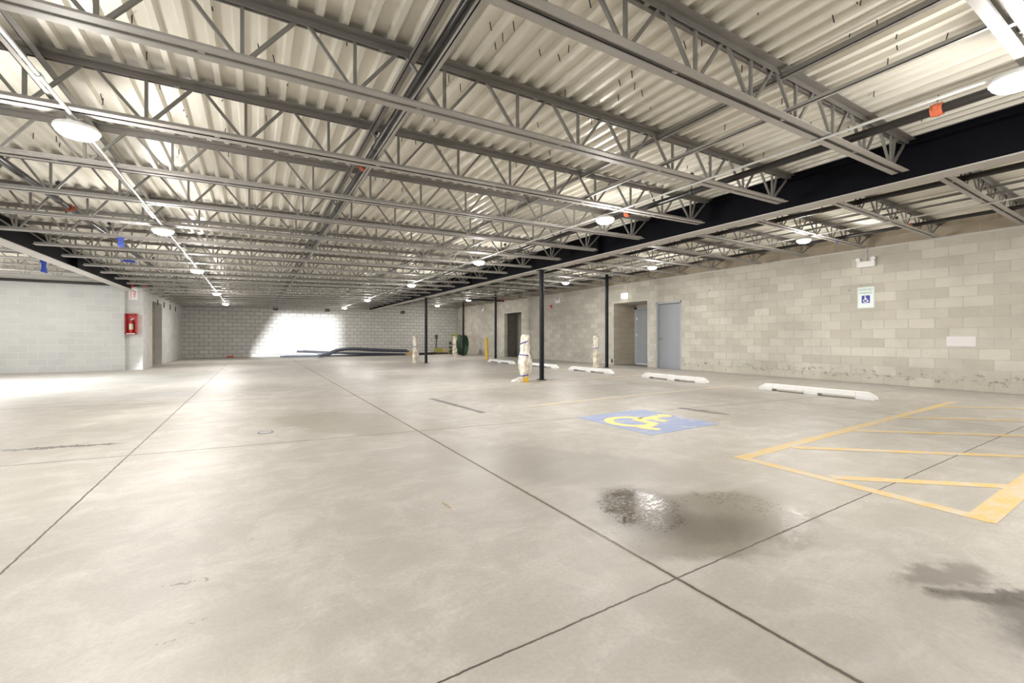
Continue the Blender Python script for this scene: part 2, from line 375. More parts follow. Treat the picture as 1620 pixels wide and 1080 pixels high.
# ------------------------------------------------------------------ structure
fl = MB().box(XFL - 0.3, 13.2, YF - 0.3, YB + 0.3, -0.2, 0.0); struct(fl.build('floor', M['floor']))
def deck(name, x0, x1, zf, y0, y1):
    m = MB(); P = 0.1444; prof = []; x = x0
    k = 0
    while x < x1:
        for dx, dz in ((0, 0), (0.036, 0), (0.050, 0.040), (0.130, 0.040)):
            prof.append((x + dx, dz))
        x += P
    prof = [(a, b) for a, b in prof if a <= x1] + [(x1, 0.04)]
    for a, b in prof:
        z = zf(a) + b; m.v += [(a, y0, z), (a, y1, z)]
    n = len(prof)
    for i in range(n - 1):
        m.f.append((2 * i, 2 * i + 1, 2 * i + 3, 2 * i + 2)); m.mi.append(0)
    b = len(m.v)                                   # slab on top
    m.v += [(x0, y0, zf(x0) + 0.2), (x0, y1, zf(x0) + 0.2), (x1, y0, zf(x1) + 0.2), (x1, y1, zf(x1) + 0.2)]
    m.f.append((b, b + 2, b + 3, b + 1)); m.mi.append(0)
    return struct(m.build(name, M['deck']))
deck('ceiling', XL + 0.01, XG - 0.01, z_deck, YF, YB)
deck('ceiling', XG + 0.01, 12.9, lambda x: ZR_DECK, YF, YB)
deck('ceiling', XFL, XL - 0.01, lambda x: ZL_DECK, YF, YB)
# right wall with its openings
m = MB()
op = [(8.91, 9.91, 2.20), (10.29, 11.90, 2.295), (18.45, 20.18, 2.335)]
y = YF
for a, b, h in op:
    m.box(XW, XW + 0.2, y, a, 0, 2.99); m.box(XW, XW + 0.2, a, b, h, 2.99); y = b
m.box(XW, XW + 0.2, y, YB, 0, 2.99)
struct(m.build('wall_right', M['wall_right']))
struct(MB().box(XW + 0.15, XW + 0.35, YF, YB, 2.99, ZR_DECK + 0.05).build('wall_right_upper', M['wall_upper']))
struct(MB().box(XW - 0.004, XW + 0.004, YF, YB, 2.955, 2.99).build('trim_1', M['smooth_concrete']))
# recess behind the second opening and the room behind the third
m = MB(); m.box(XW + 0.2, 12.9, 11.90, 12.1, 0, 2.4)
struct(m.build('wall_recess_far', M['wall_recess']))
m = MB(); m.box(XW + 0.2, 12.9, 10.05, 10.27, 0, 2.4); m.box(XW + 0.2, 12.9, 10.27, 11.9, 2.30, 2.4)
struct(m.build('wall_recess_near', M['smooth_concrete']))
struct(MB().box(12.75, 12.9, 10.27, 11.9, 0, 2.3).build('wall_recess_end', M['wall_upper']))
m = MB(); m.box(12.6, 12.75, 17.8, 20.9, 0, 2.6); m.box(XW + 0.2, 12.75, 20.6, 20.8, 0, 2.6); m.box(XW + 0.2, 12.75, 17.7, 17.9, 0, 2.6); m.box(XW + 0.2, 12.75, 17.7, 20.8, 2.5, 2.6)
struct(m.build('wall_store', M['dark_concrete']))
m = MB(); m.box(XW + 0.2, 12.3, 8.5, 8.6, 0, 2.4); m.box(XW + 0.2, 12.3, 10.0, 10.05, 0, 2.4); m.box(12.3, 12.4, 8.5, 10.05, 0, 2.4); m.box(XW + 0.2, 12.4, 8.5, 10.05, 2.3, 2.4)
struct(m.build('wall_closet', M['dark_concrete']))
# back, left, side and front walls
struct(MB().box(XS - 0.2, 12.0, YB, YB + 0.2, 0, 3.6).build('wall_back', M['wall_back']))
m = MB(); m.box(XFL - 0.1, -3.5, YL, YL + 0.2, 0, 2.615)
struct(m.build('wall_left', M['wall_left']))
struct(MB().box(-3.5, XS, YL + 0.12, YL + 0.32, 0, 2.785).build('wall_pier', M['wall_left']))
m = MB(); m.box(XS - 0.2, XS, YL + 0.32, 19.39, 0, 2.785); m.box(XS - 0.2, XS, 19.39, 21.18, 2.31, 2.785); m.box(XS - 0.2, XS, 21.18, YB, 0, 2.785)
struct(m.build('wall_side', M['wall_side']))
m = MB(); m.box(-5.6, XS - 0.2, 21.18, 21.38, 0, 2.44); m.box(-5.8, -5.6, YL + 0.2, 21.38, 0, 2.44); m.box(-5.8, -3.45, YL + 0.2, 21.38, 2.44, 2.5)
struct(m.build('wall_stair', M['wall_recess']))
struct(MB().box(XFL - 0.1, XL, YL + 0.01, YL + 0.19, 2.615, 3.2).build('wall_left_upper', M['smooth_concrete']))
struct(MB().box(XFL - 0.3, 13.2, YF - 0.2, YF, 0, 3.6).build('wall_front', M['wall_back']))
# far left wall with the two vehicle openings; an added unseen wedge slants the sunbeam's edge
m = MB(); X0, X1 = XFL - 0.2, XFL
m.box(X0, X1, YF, -8.3, 0, 3.2); m.box(X0, X1, 5.6, 10.4, 0, 3.2); m.box(X0, X1, 15.6, YL + 0.2, 0, 3.2)
m.box(X0, X1, -8.3, 5.6, 2.62, 3.2); m.box(X0, X1, 10.4, 15.6, 2.45, 3.2)
struct(m.build('wall_far_left', M['wall_side']))
m = MB().prism([(4.7, 0.0), (6.0, 0.0), (6.0, 2.62), (0.3, 2.62)], XFL - 0.42, XFL - 0.22, lambda a, c, z: (z, a, c))
struct(m.build('sunbeam_wedge', M['wall_side']))
struct(MB().box(-13.5, XFL - 0.45, 8.0, 8.25, -0.02, 4.5).build('sun_blocker', M['wall_side']))  # added unseen screen that keeps direct sun out of the side opening
struct(MB().box(-40, XFL - 0.3, -60, 30, -0.3, -0.02).build('ground', M['smooth_concrete']))

# ------------------------------------------------------------------ girders
def girder(name, label, x, zb, zt, side_h, yend=YB):
    t = thing(name, label, 'girder', (x, YB / 2, zb))
    L0, L1 = YF - YB / 2, yend - YB / 2
    m = MB(); m.box(-0.006, 0.006, L0, L1, 0.012, zt - zb - 0.012); m.box(-0.115, 0.115, L0, L1, zt - zb - 0.014, zt - zb)
    struct(MB().box(x - 0.006, x + 0.006, YF, YB, zt, side_h).build('trim_2', M['black_steel'])); m.build('web', M['black_steel'], t)
    MB().box(-0.115, 0.115, L0, L1, 0, 0.014).build('bottom_flange', M['flange'], t)
    s = MB().box(-0.112, 0.112, -0.005, 0.005, 0.014, zt - zb - 0.014)
    for i, yy in enumerate(range(-6, int(yend) + 1, 6)):
        o = s.build('stiffener', M['black_steel'], t, (0, yy + 0.4 - YB / 2, 0)) if i == 0 else None
        if o is None:
            o = s0.copy(); COL.objects.link(o); o.location = (0, yy + 0.4 - YB / 2, 0)
        else: s0 = o
    return t
girder('steel_girder', 'long black steel girder on the black columns, right of the middle bay', XG, 2.634, 3.015, ZR_DECK)
girder('steel_girder', 'dark steel girder over the pale block wall at the left', XL, 2.455, 2.795, ZL_DECK, 17.5)

# ------------------------------------------------------------------ joists
def ordinal(i):
    return ['nearest', 'second nearest', 'third nearest', 'fourth nearest', 'fifth nearest', 'sixth nearest', 'seventh nearest', 'eighth nearest', 'ninth nearest', 'tenth nearest',
            'eleventh nearest', 'twelfth nearest', 'thirteenth nearest', 'fourteenth nearest', 'fifteenth nearest', 'sixteenth nearest', 'seventeenth nearest', 'eighteenth nearest',
            'nineteenth nearest', 'twentieth nearest', 'twenty-first nearest', 'twenty-second nearest', 'twenty-third nearest', 'twenty-fourth nearest', 'twenty-fifth nearest'][i]
S = 1.1542; Y0 = 1.7396
def joist_parts(t, x0, x1, zb, zu, eps, nodes, xt0, xt1, ox, simple=False, bar=0.020):
    # t sits at (ox, Y, zb(ox)); zb, zu are functions for chord underside and top-chord underside
    oz = zb(ox); leg = 0.060; gap = 0.011; th = 0.007
    def chord(a, b, zf, flip, name, mat):
        m = MB()
        for s_ in (-1, 1):
            y0, y1 = sorted((s_ * gap, s_ * (gap + leg)))
            yv0, yv1 = sorted((s_ * gap, s_ * (gap + th)))
            for (ya, yb, za, zc) in (((y0, y1, 0, th) if not flip else (y0, y1, leg * 0.75 - th, leg * 0.75)), (yv0, yv1, 0, leg * 0.75)):
                bse = len(m.v)
                for xx in (a, b):
                    for yy in (ya, yb):
                        for zz in (za, zc): m.v.append((xx - ox, yy, zf(xx) - oz + zz))
                for q in ((0, 1, 3, 2), (4, 6, 7, 5), (0, 4, 5, 1), (2, 3, 7, 6), (0, 2, 6, 4), (1, 5, 7, 3)):
                    m.f.append(tuple(bse + i for i in q)); m.mi.append(0)
        # filler plates in the gap
        xx = a + 0.3
        while xx < b:
            z = zf(xx) - oz; m.box(xx - ox, xx - ox + 0.035, -gap, gap, z + 0.002, z + 0.03); xx += 1.23
        return m.build(name, mat, t)
    chord(xt0, xt1, zu, True, 'top_chord', M['steel_top'])
    chord(x0, x1, zb, False, 'bottom_chord', M['steel_bottom'])
    segs = []
    B = lambda x: (x - ox, 0, zb(x) - oz + 0.03); T = lambda x: (x - ox, 0, zu(x) - oz + 0.02)
    for n in nodes: segs.append(('vertical_brace', B(n), T(n)))
    for a, b in zip(nodes[:-1], nodes[1:]):
        mid = (a + b) / 2
        segs.append(('diagonal_brace', B(a + 0.03), T(mid - 0.03))); segs.append(('diagonal_brace', B(b - 0.03), T(mid + 0.03)))
    segs.append(('diagonal_brace', B(nodes[0] - 0.03), T(xt0 + 0.03))); segs.append(('diagonal_brace', B(nodes[-1] + 0.03), T(xt1 - 0.05)))
    segs.append(('diagonal_brace', B(nodes[0] - 0.015), T(nodes[0] - 0.09))); segs.append(('diagonal_brace', B(nodes[-1] + 0.015), T(nodes[-1] + 0.11)))
    if simple:
        m = MB()
        for _, p, q in segs: m.bar(p, q, bar)
        m.build('web_bracing', M['steel_web'], t)
    else:
        for nm, p, q in segs: MB().bar(p, q, bar).build(nm, M['steel_web'], t)
mid_nodes = [-2.85, -2.35, -1.84] + [0.553 + 0.6155 * n for n in range(-3, 9)]
def mid_joist(i, simple):
    t = thing('steel_joist', 'x', 'joist', (1.3, Y0 + (i - 1) * S, z_bot(1.3)), 0, 'joists of the middle bay')
    joist_parts(t, -3.03, 5.72, z_bot, lambda x: z_bot(x) + 0.32, EPS, mid_nodes, XL + 0.02, XG - 0.02, 1.3, simple); return t
pA = pB = None
for i in range(0, 23):
    y = Y0 + (i - 1) * S
    if y > YB - 0.15: break
    simple = i > 11
    if not simple:
        if pA is None: pA = o = mid_joist(i, False)
        else: o = dup(pA, (1.3, y, z_bot(1.3)))
    else:
        if pB is None: pB = o = mid_joist(i, True)
        else: o = dup(pB, (1.3, y, z_bot(1.3)))
    o['label'] = f'{ordinal(i)} long grey bar joist of the middle bay between the girders'
# right bay
def make_r(simple):
    t = thing('steel_joist', 'x', 'joist', (8.8, 0, ZR_BOT), 0, 'joists of the right bay')
    nodes = [6.25 + 0.62 * k for k in range(9)]
    joist_parts(t, 6.08, 11.56, lambda x: ZR_BOT, lambda x: ZR_BOT + 0.26, 0, nodes, 6.02, 11.76, 8.8, simple, 0.018); return t
pA = pB = None
for i, k in enumerate(range(0, 22)):
    y = Y0 + 0.06 + k * S
    if y > YB - 0.15: break
    simple = k > 8
    if not simple:
        if pA is None: pA = o = make_r(False); o.location.y = y
        else: o = dup(pA, (8.8, y, ZR_BOT))
    else:
        if pB is None: pB = o = make_r(True); o.location.y = y
        else: o = dup(pB, (8.8, y, ZR_BOT))
    o['label'] = f'{ordinal(i)} bar joist between the black girder and the right block wall'
# far left bay
pC = None
for i, k in enumerate(range(9, 14)):
    y = Y0 + k * S
    if pC is None:
        pC = o = thing('steel_joist', 'x', 'joist', (-6.2, y, ZL_BOT), 0, 'joists of the far left bay')
        joist_parts(o, -7.4, -3.55, lambda x: ZL_BOT, lambda x: ZL_BOT + 0.265, 0, [-7.2 + 0.62 * j for j in range(6)] + [-3.72], -7.48, XL - 0.02, -6.2, False, 0.018)
    else: o = dup(pC, (-6.2, y, ZL_BOT))
    o['label'] = f'pale grey bar joist above the left block wall, {ordinal(i)} of the far left bay'

# ------------------------------------------------------------------ bridging, pipes, conduit
def long_angle(label, x, z, w=0.034, y1=YB, mat='steel_web', y0=-6):
    m = MB(); m.box(-w / 2, w / 2, 0, y1 - y0, 0, 0.005); m.box(-w / 2, -w / 2 + 0.005, 0, y1 - y0, 0, w)
    tag(m.build('bridging_angle', M[mat], None, (x, y0, z)), label, 'bridging', 'bridging angles tying the joists')
for xt_, xb_, lab in ((-1.21, -1.16, 'beside the left lamp row'), (0.925, 0.955, 'beside the black middle bay pipe'), (3.41, 3.46, 'beside the middle lamp row')):
    long_angle(f'grey bridging angle under the top chords, {lab}', xt_, z_bot(xt_) + 0.295, 0.042, mat='steel_top')
    long_angle(f'pale bridging angle on the bottom chords, {lab}', xb_, z_bot(xb_) + 0.05, 0.030, mat='steel_bottom')
long_angle('grey bridging angle under the top chords of the right bay', 9.35, ZR_BOT + 0.235, 0.036)
long_angle('thin grey bridging angle low in the right bay joists', 9.0, ZR_BOT + 0.05, 0.030, mat='steel_web')

def coupling(x, y, z, r, parent, axis='y', mat='orange'):
    m = MB(); a = Vector((0, 1, 0)) if axis == 'y' else Vector((1, 0, 0)); side = Vector((1, 0, 0)) if axis == 'y' else Vector((0, 1, 0))
    m.tube([-a * 0.035, a * 0.035], r * 1.28, 14)
    m.tube([-a * 0.012, a * 0.012], r * 1.42, 14)
    for s_ in (-1, 1): m.box(*sorted((s_ * r * 1.2 * side.x - 0.014 * 1, s_ * r * 1.75 * side.x + 0.014)), *sorted((s_ * r * 1.2 * side.y - 0.014, s_ * r * 1.75 * side.y + 0.014)), -0.02, 0.02)
    return m.build('coupling', M[mat], parent, (x, y, z))
def pipe(label, x, z, r, y0, y1, coups, hangers, zd, name='sprinkler_pipe', mat='black_pipe'):
    t = thing(name, label, 'pipe', (x, y0, z)); MB().tube([(0, 0, 0), (0, y1 - y0, 0)], r, 14).build('pipe_run', M[mat], t, smooth=True)
    for c in coups: coupling(0, c - y0, 0, r, t)
    h0 = None
    for h in hangers:
        if h0 is None:
            m = MB(); m.tube([(0, 0, r), (0, 0, zd - z)], 0.005, 6); m.tube([(0, -0.012, 0), (0, 0.012, 0)], r * 1.12, 14); m.box(-0.02, 0.02, -0.02, 0.02, zd - z - 0.06, zd - z - 0.02)
            h0 = m.build('hanger', M['dark'], t, (0, h - y0, 0))
        else:
            o = h0.copy(); COL.objects.link(o); o.location = (0, h - y0, 0)
    return t
pipe('black sprinkler pipe with an orange coupling through the middle joists', 0.965, 2.775, 0.031, -6, 26.3, [4.6, 11.8], [4.1, 6.3, 9.8, 13.2, 16.7, 20.2, 23.6], z_deck(1))
pipe('black sprinkler pipe with red coupling left of the left lamp row', -2.02, z_bot(-2) + 0.13, 0.035, 2.0, 26.3, [7.54, 13.0], [7.2, 9.3, 12.8, 16.2], z_deck(-2))
pipe('black sprinkler pipe with an orange coupling beside the right girder', 4.62, z_bot(4.6) + 0.12, 0.036, -6, 26.3, [1.18, 4.46], [3.4, 8.0, 11.5, 15], z_deck(4.6))
pipe('black sprinkler pipe high behind the right girder', 7.93, ZR_BOT + 0.10, 0.040, -3, 26.3, [], [3.4, 6.9, 10.4, 13.8], ZR_DECK)
pipe('black sprinkler pipe with a red coupling beside the right wall', 10.35, ZR_BOT + 0.085, 0.034, -3, 24.5, [3.0], [3.2, 8.2, 12.8], ZR_DECK)
# pipe across the top of the left wall, with red fittings at its end
t = thing('sprinkler_pipe', 'black pipe running along the top of the left block wall', 'pipe', (-7.45, YL - 0.06, 2.655))
MB().tube([(0, 0, 0), (4.0, 0, 0)], 0.04, 12).build('pipe_run', M['black_pipe'], t, smooth=True)
MB().tube([(4.0, 0, 0), (4.55, 0, 0), (4.62, 0.1, 0)], 0.035, 12).build('branch_pipe', M['black_pipe'], t, smooth=True)
coupling(4.14, 0, 0, 0.045, t, 'x', 'red'); coupling(4.46, 0, 0, 0.045, t, 'x', 'red')
t = thing('sprinkler_pipe', 'short black pipe with a red end above the dark opening', 'pipe', (9.0, 19.2, 2.92))
MB().tube([(0, 0, 0), (2.0, 0, 0)], 0.045, 12).build('pipe_run', M['black_pipe'], t, smooth=True); coupling(1.85, 0, 0, 0.045, t, 'x', 'red')
# blue tags of tape
M['rag'] = plain('bright_blue_film', (0.03, 0.07, 0.45), 0.4, 0, 0.1, 10)
def rag(px, Yj, label, w=0.05, h=0.16, z=None):
    x, zz = on_y(px[0], px[1], Yj); m = MB(); z = zz if z is None else z
    m.prism([(-w, 0), (w, 0), (w * 0.7, -h * 0.5), (w * 1.1, -h), (-w * 0.6, -h * 0.9), (-w * 0.3, -h * 0.4)], -0.006, 0.006, lambda a, b, c: (a, c + 0.3 * a, b))
    tag(m.build('tape_rag', M['rag'], None, (x, Yj, z)), label, 'rag')
rag((68, 428), Y0 + 10 * S, 'dark blue film hanging from a joist above the left wall', 0.06, 0.30, ZL_BOT + 0.02)
rag((190, 383), Y0 + 6 * S, 'blue film knotted on a joist beside the left sprinkler pipe', 0.05, 0.16, z_bot(-1.6) + 0.01)
rag((201, 402), Y0 + 8 * S, 'flat blue film lying along a bottom chord near the left pipe', 0.14, 0.06, z_bot(-2) + 0.01)
rag((1324, 320), Y0 + 0.06 + 2 * S, 'pale blue tag on a right bay joist near the girder', 0.06, 0.09, ZR_BOT + 0.04)
# ------------------------------------------------------------------ lamps on their conduits
def conduit(label, x, z, y0, y1):
    m = MB().tube([(0, 0, 0), (0, y1 - y0, 0)], 0.0115, 8)
    yy = 0.4
    while yy < y1 - y0: m.tube([(0, yy, 0), (0, yy + 0.05, 0)], 0.017, 8); yy += 3.05
    tag(m.build('electrical_conduit', M['galv'], None, (x, y0, z), smooth=True), label, 'conduit')
zl, zm_, zr_ = z_bot(-1.08) - 0.013, z_bot(4.04) - 0.013, ZR_BOT - 0.013
conduit('thin bright conduit under the joists carrying the left lamp row', -1.08, zl, -6, 23)
conduit('thin bright conduit under the joists carrying the middle lamp row', 4.04, zm_, -6, 24.5)
conduit('thin bright conduit under the right bay joists', 9.2, zr_, -3, 24.5)
def make_lamp():
    t = thing('ceiling_lamp', 'x', 'lamp', (0, 0, 0), 0, 'round ceiling lamps')
    m = MB().lathe([(0.045, -0.012), (0.055, -0.02), (0.115, -0.035), (0.125, -0.05), (0.125, -0.062), (0.118, -0.064)], n=28); m.build('housing', M['white'], t, smooth=True)
    m = MB().lathe([(0.116, -0.062), (0.112, -0.082), (0.09, -0.103), (0.05, -0.116), (0.01, -0.12)], n=28); m.build('lens', M['lamp'], t, smooth=True)
    MB().box(-0.02, 0.02, -0.04, 0.04, -0.014, 0.012).build('mounting_box', M['galv'], t, bevel=0.003)
    l = bpy.data.lights.new('lamp_glow', 'POINT'); l.energy = LAMP_W * 0.45; l.shadow_soft_size = 0.10; l.color = (1.0, 0.975, 0.93)
    o = bpy.data.objects.new('lamp_glow', l); COL.objects.link(o); o.parent = t; o.location = (0, 0, -0.36)
    l = bpy.data.lights.new('lamp_beam', 'AREA'); l.shape = 'DISK'; l.size = 0.2; l.energy = LAMP_W * 0.42; l.color = (1.0, 0.975, 0.93)
    o = bpy.data.objects.new('lamp_beam', l); COL.objects.link(o); o.parent = t; o.location = (0, 0, -0.135); return t
rows = [('left', -1.08, zl, [-3.5, 0.6, 4.19, 7.5, 11.55, 17.15, 22.1]), ('middle', 4.04, zm_, [-3.4, 0.667, 4.31, 8.09, 12.62, 18.5, 23.9]),
        ('right', 9.2, zr_, [-3.4, 0.4, 4.26, 7.99, 11.75, 19.6, 23.9])]
num = ['nearest', 'second', 'third', 'fourth', 'farthest but one', 'farthest', 'last']
lamp0 = None
for rn, x, z, ys in rows:
    k = 0
    vis = [yy for yy in ys if (yy > 1 or (rn == 'middle' and yy > 0))]
    for yy in ys:
        if lamp0 is None: o = lamp0 = make_lamp(); o.location = (x, yy, z)
        else: o = dup(lamp0, (x, yy, z))
        if yy in vis:
            i = vis.index(yy); w_ = 'nearest' if i == 0 else ('farthest' if i == len(vis) - 1 else num[i] + ' nearest' if i < 4 else 'farthest but one')
            o['label'] = f'round lit ceiling lamp under the joists, {w_} of the {rn} lamp row'
        else: o['label'] = f'round lit ceiling lamp behind the viewer, {"first" if yy < -1 else "second"} of the {rn} lamp row'
for j, yy in enumerate((5.0, 10.3, 15.2)):
    o = dup(lamp0, (-5.6, yy, ZL_BOT - 0.013)); o['label'] = f'round lit lamp in the far left bay, {["nearest", "middle", "closest to the left block wall"][j]}'

# ------------------------------------------------------------------ screws through the deck
pins = [(775,45),(812,44),(795,62),(783,77),(853,87),(883,95),(900,81),(932,10),(798,140),(710,127),(728,141),(894,150),(1082,66),(1110,71),(1102,78),(1174,103),(999,120),(979,134),(1004,139),(978,157),
(1387,36),(1420,58),(1418,77),(1405,92),(1383,150),(1485,150),(1199,21),(1317,24),(1353,5),(1363,4),(1346,54),(1147,203),(1176,229),(1209,246),(1237,163),(549,71),(632,128),(667,71),(549,157),(604,178),(669,183),(687,191),
(252,139),(292,174),(295,184),(353,158),(357,203),(421,190),(420,203),(453,132),(423,146),(283,236),(361,240),(414,247),(209,34),(232,91),(42,137),(159,156),(163,163),(53,217),(89,222),(95,231),(334,15),(408,78),(432,96),
(585,210),(574,235),(636,223),(657,226),(593,284),(606,286),(637,301),(697,243),(752,307),(930,186),(936,188),(839,232),(816,263),(869,244),(1030,170),(1088,266),(1120,258),(962,66),(1283,193),(1342,200),(1460,190),(1500,60),(1290,100),(1230,110),(1015,150),(1062,110),(700,250),(715,262),(760,240),(780,226),(820,190),(850,200)]
pin0 = None
for u, v in pins:
    d = ray(u, v); a = 2.498 + EPS * 3.03 + 0.37; tt = (a - CAM_H) / (d[2] - EPS * d[0]); X, Y, Z = d[0] * tt, d[1] * tt, CAM_H + d[2] * tt
    if X > XG - 0.2 or X < -3: continue
    ph = (X - XL) % 0.1444
    Z += 0.0 if ph < 0.04 else 0.038
    if pin0 is None:
        pin0 = MB().tube([(0, 0, 0.004), (0.001, 0, -0.052)], 0.0036, 6).build('deck_screw', M['dark'], None, (X, Y, Z))
        tag(pin0, 'thin dark screw tip poking down through the corrugated metal deck', 'screw', 'screw tips poking through the metal deck'); o = pin0
    else: o = pin0.copy(); COL.objects.link(o); o.location = (X, Y, Z)
    o.rotation_euler = (random.uniform(-.25, .25), random.uniform(-.2, .2), 0)

# ------------------------------------------------------------------ columns
def column(x, y, zt, label, r=0.057):
    t = thing('steel_column', label, 'column', (x, y, 0)); MB().tube([(0, 0, 0.012), (0, 0, zt - 0.012)], r, 24).build('shaft', M['black_gloss'], t, smooth=True)
    MB().box(-0.09, 0.09, -0.09, 0.09, 0, 0.012).build('base_plate', M['black_steel'], t); MB().box(-0.1, 0.1, -0.09, 0.09, zt - 0.012, zt).build('cap_plate', M['black_steel'], t)
    return t
def col_at(u, X): Zc = (F_PX / CT) * X / (u - VP_X); return (Zc - ST * X) / CT
column(XG, col_at(857, XG), 2.634, 'black round steel column beside the bagged bollard, nearest of all columns')
column(XG, col_at(674, XG), 2.634, 'black round steel column under the far end of the girder, beside a wrapped bollard')
column(10.27, col_at(960, 10.27), ZR_DECK, 'tall black steel column in front of the door recess')
column(10.27, col_at(784, 10.27), ZR_DECK, 'tall black steel column right of the bare yellow bollard')
column(10.27, col_at(733, 10.27), ZR_DECK, 'black steel column in front of the green hose coil')

# ------------------------------------------------------------------ bollards
def bollard(x, y, label, kind, h=1.05, r=0.075):
    t = thing('bollard', label, 'bollard', (x, y, 0)); rnd = random.Random(int(x * 100))
    MB().lathe([(r, 0), (r, h - 0.03), (r * 0.85, h - 0.008), (r * 0.4, h + 0.012), (0.004, h + 0.016)], n=24).build('post', M['yellow'], t, smooth=True)
    if kind:
        ph = [rnd.uniform(0, 6) for _ in range(4)]
        j = lambda a, z: 0.010 * math.sin(5 * a + ph[0] + z * 6) + 0.007 * math.sin(9 * a + ph[1] - z * 11) + 0.006 * math.sin(3 * a + z * 23 + ph[2])
        if kind == 'bag': prof = [(0.092, 0.12), (0.10, 0.13), (0.105, 0.15), (0.13, 0.26), (0.155, 0.45), (0.135, 0.6), (0.10, 0.68), (0.105, 0.8), (0.098, 0.93), (0.10, 1.03), (0.07, 1.075), (0.01, 1.08)]
        else: prof = [(0.115, 0.0), (0.105, 0.06), (0.095, 0.3), (0.10, 0.52), (0.088, 0.68), (0.092, 0.86), (0.09, 1.02), (0.085, 1.07), (0.01, 1.082)]
        P2 = []
        for (r0, z0), (r1, z1) in zip(prof[:-1], prof[1:]):
            for q in range(3): P2.append((r0 + (r1 - r0) * q / 3, z0 + (z1 - z0) * q / 3))
        P2.append(prof[-1])
        MB().lathe(P2, n=40, jit=j).build('plastic_wrap', M['film'], t, smooth=True)
        for z, tilt in (((0.15, 0.2), (0.62, -0.1), (0.9, 0.35)) if kind == 'bag' else ((0.66, 0.15),)):
            m = MB(); n = 24; R = 0.125 if (kind == 'bag' and z < 0.7) else 0.108
            m.tube([(R * math.cos(a), R * math.sin(a), z + tilt * R * math.cos(a + 1)) for a in [2.6 + 2.2 * k / n for k in range(n + 1)]], 0.013, 6); m.build('tape_band', M['tape'], t)
        # loose flap
        m = MB()
        if kind == 'bag':
            m.prism([(-0.33, 0.0), (-0.05, 0.0), (-0.03, 0.16), (-0.12, 0.13), (-0.2, 0.07), (-0.3, 0.05)], -0.10, 0.09, lambda a, b, c: (a * CT + c * ST, -a * ST + c * CT, b))
        else:
            m.prism([(0.05, 0.92), (0.16, 1.02), (0.13, 0.9), (0.08, 0.86)], -0.02, 0.02, lambda a, b, c: (a * CT + c * ST, -a * ST + c * CT, b))
            m.prism([(0.05, 0.15), (0.14, 0.22), (0.15, 0.34), (0.07, 0.56)], -0.02, 0.02, lambda a, b, c: (a * CT + c * ST, -a * ST + c * CT, b))
        m.build('loose_film', M['film'], t, bevel=0.012)
    return t
def boll_px(u, v): return on_floor(u, v)
bx, by = boll_px(832, 606); bollard(5.29, by + 0.23, 'yellow bollard bagged in loose white plastic with blue tape, beside the nearest column', 'bag', 1.05, 0.082)
bx, by = boll_px(657, 573.5); bollard(bx, by, 'bollard wrapped in clear plastic left of the far girder column', 'wrap')
bx, by = boll_px(943, 581); bollard(bx, by, 'bollard wrapped in yellowish plastic before the recess, left of a tall column', 'wrap', 1.0)
bx, by = boll_px(719, 563.5); bollard(bx, by, 'farthest wrapped bollard, in front of the green hose coil', 'wrap')
bx, by = boll_px(770, 568.5); bollard(bx, by, 'bare yellow bollard with no plastic on it', None, 1.02)

# ------------------------------------------------------------------ wheel stops
def wheel_stop(y0, y1, x, label):
    L = y1 - y0; t = tag(MB().build('x', M['stop']), label, 'wheel stop', 'wheel stops along the right wall')
    m = MB(); h = 0.125; zs = [0, 0.035, h]; half = [0.085, 0.085, 0.05]
    ys = [0, 0.16, 0.30 * L / 1.8 + 0.05, 0.30 * L + 0.12, 0.56 * L, L * 0.86, L - 0.16, L]
    segs = [(0.0, 0.14 * L, False), (0.14 * L, 0.44 * L, True), (0.44 * L, 0.56 * L, False), (0.56 * L, 0.86 * L, True), (0.86 * L, L, False)]
    for a, b, slot in segs:
        z0 = 0.042 if slot else 0.0
        e0 = 0.10 if a == 0 else 0.0; e1 = 0.10 if b == L else 0.0
        base = len(m.v)
        for (yy, top) in ((a, False), (b, False)):
            for xx, zz in ((-0.085, z0), (0.085, z0), (0.085, 0.055), (0.05, h), (-0.05, h), (-0.085, 0.055)):
                ya = yy + (e0 if (yy == a and zz == h) else 0) - (e1 if (yy == b and zz == h) else 0)
                m.v.append((xx, ya, zz))
        m.f.append(tuple(base + i for i in range(6))); m.mi.append(0); m.f.append(tuple(base + 6 + i for i in reversed(range(6)))); m.mi.append(0)
        for i in range(6):
            j = (i + 1) % 6; m.f.append((base + j, base + i, base + 6 + i, base + 6 + j)); m.mi.append(0)
    me = bpy.data.meshes.new('wheel_stop'); me.from_pydata(m.v, [], m.f); me.materials.append(M['stop']); me.update()
    t.data = me; t.name = 'wheel_stop'; t.location = (x, y0, 0)
    bvl = t.modifiers.new('bevel', 'BEVEL'); bvl.width = 0.008; bvl.segments = 2; bvl.limit_method = 'ANGLE'
    return t
for a, b, lab in ((2.89, 4.72, 'nearest white concrete wheel stop, beyond the blue parking symbol'), (5.89, 7.68, 'second white concrete wheel stop, in front of the grey door'),
                  (8.8, 10.65, 'third white concrete wheel stop, in front of the wrapped bollard by the recess'), (11.35, 12.95, 'white concrete wheel stop partly behind the nearest black column'),
                  (14.1, 16.1, 'farthest white concrete wheel stop, right of the bare yellow bollard')):
    wheel_stop(a, b, 8.53, lab)

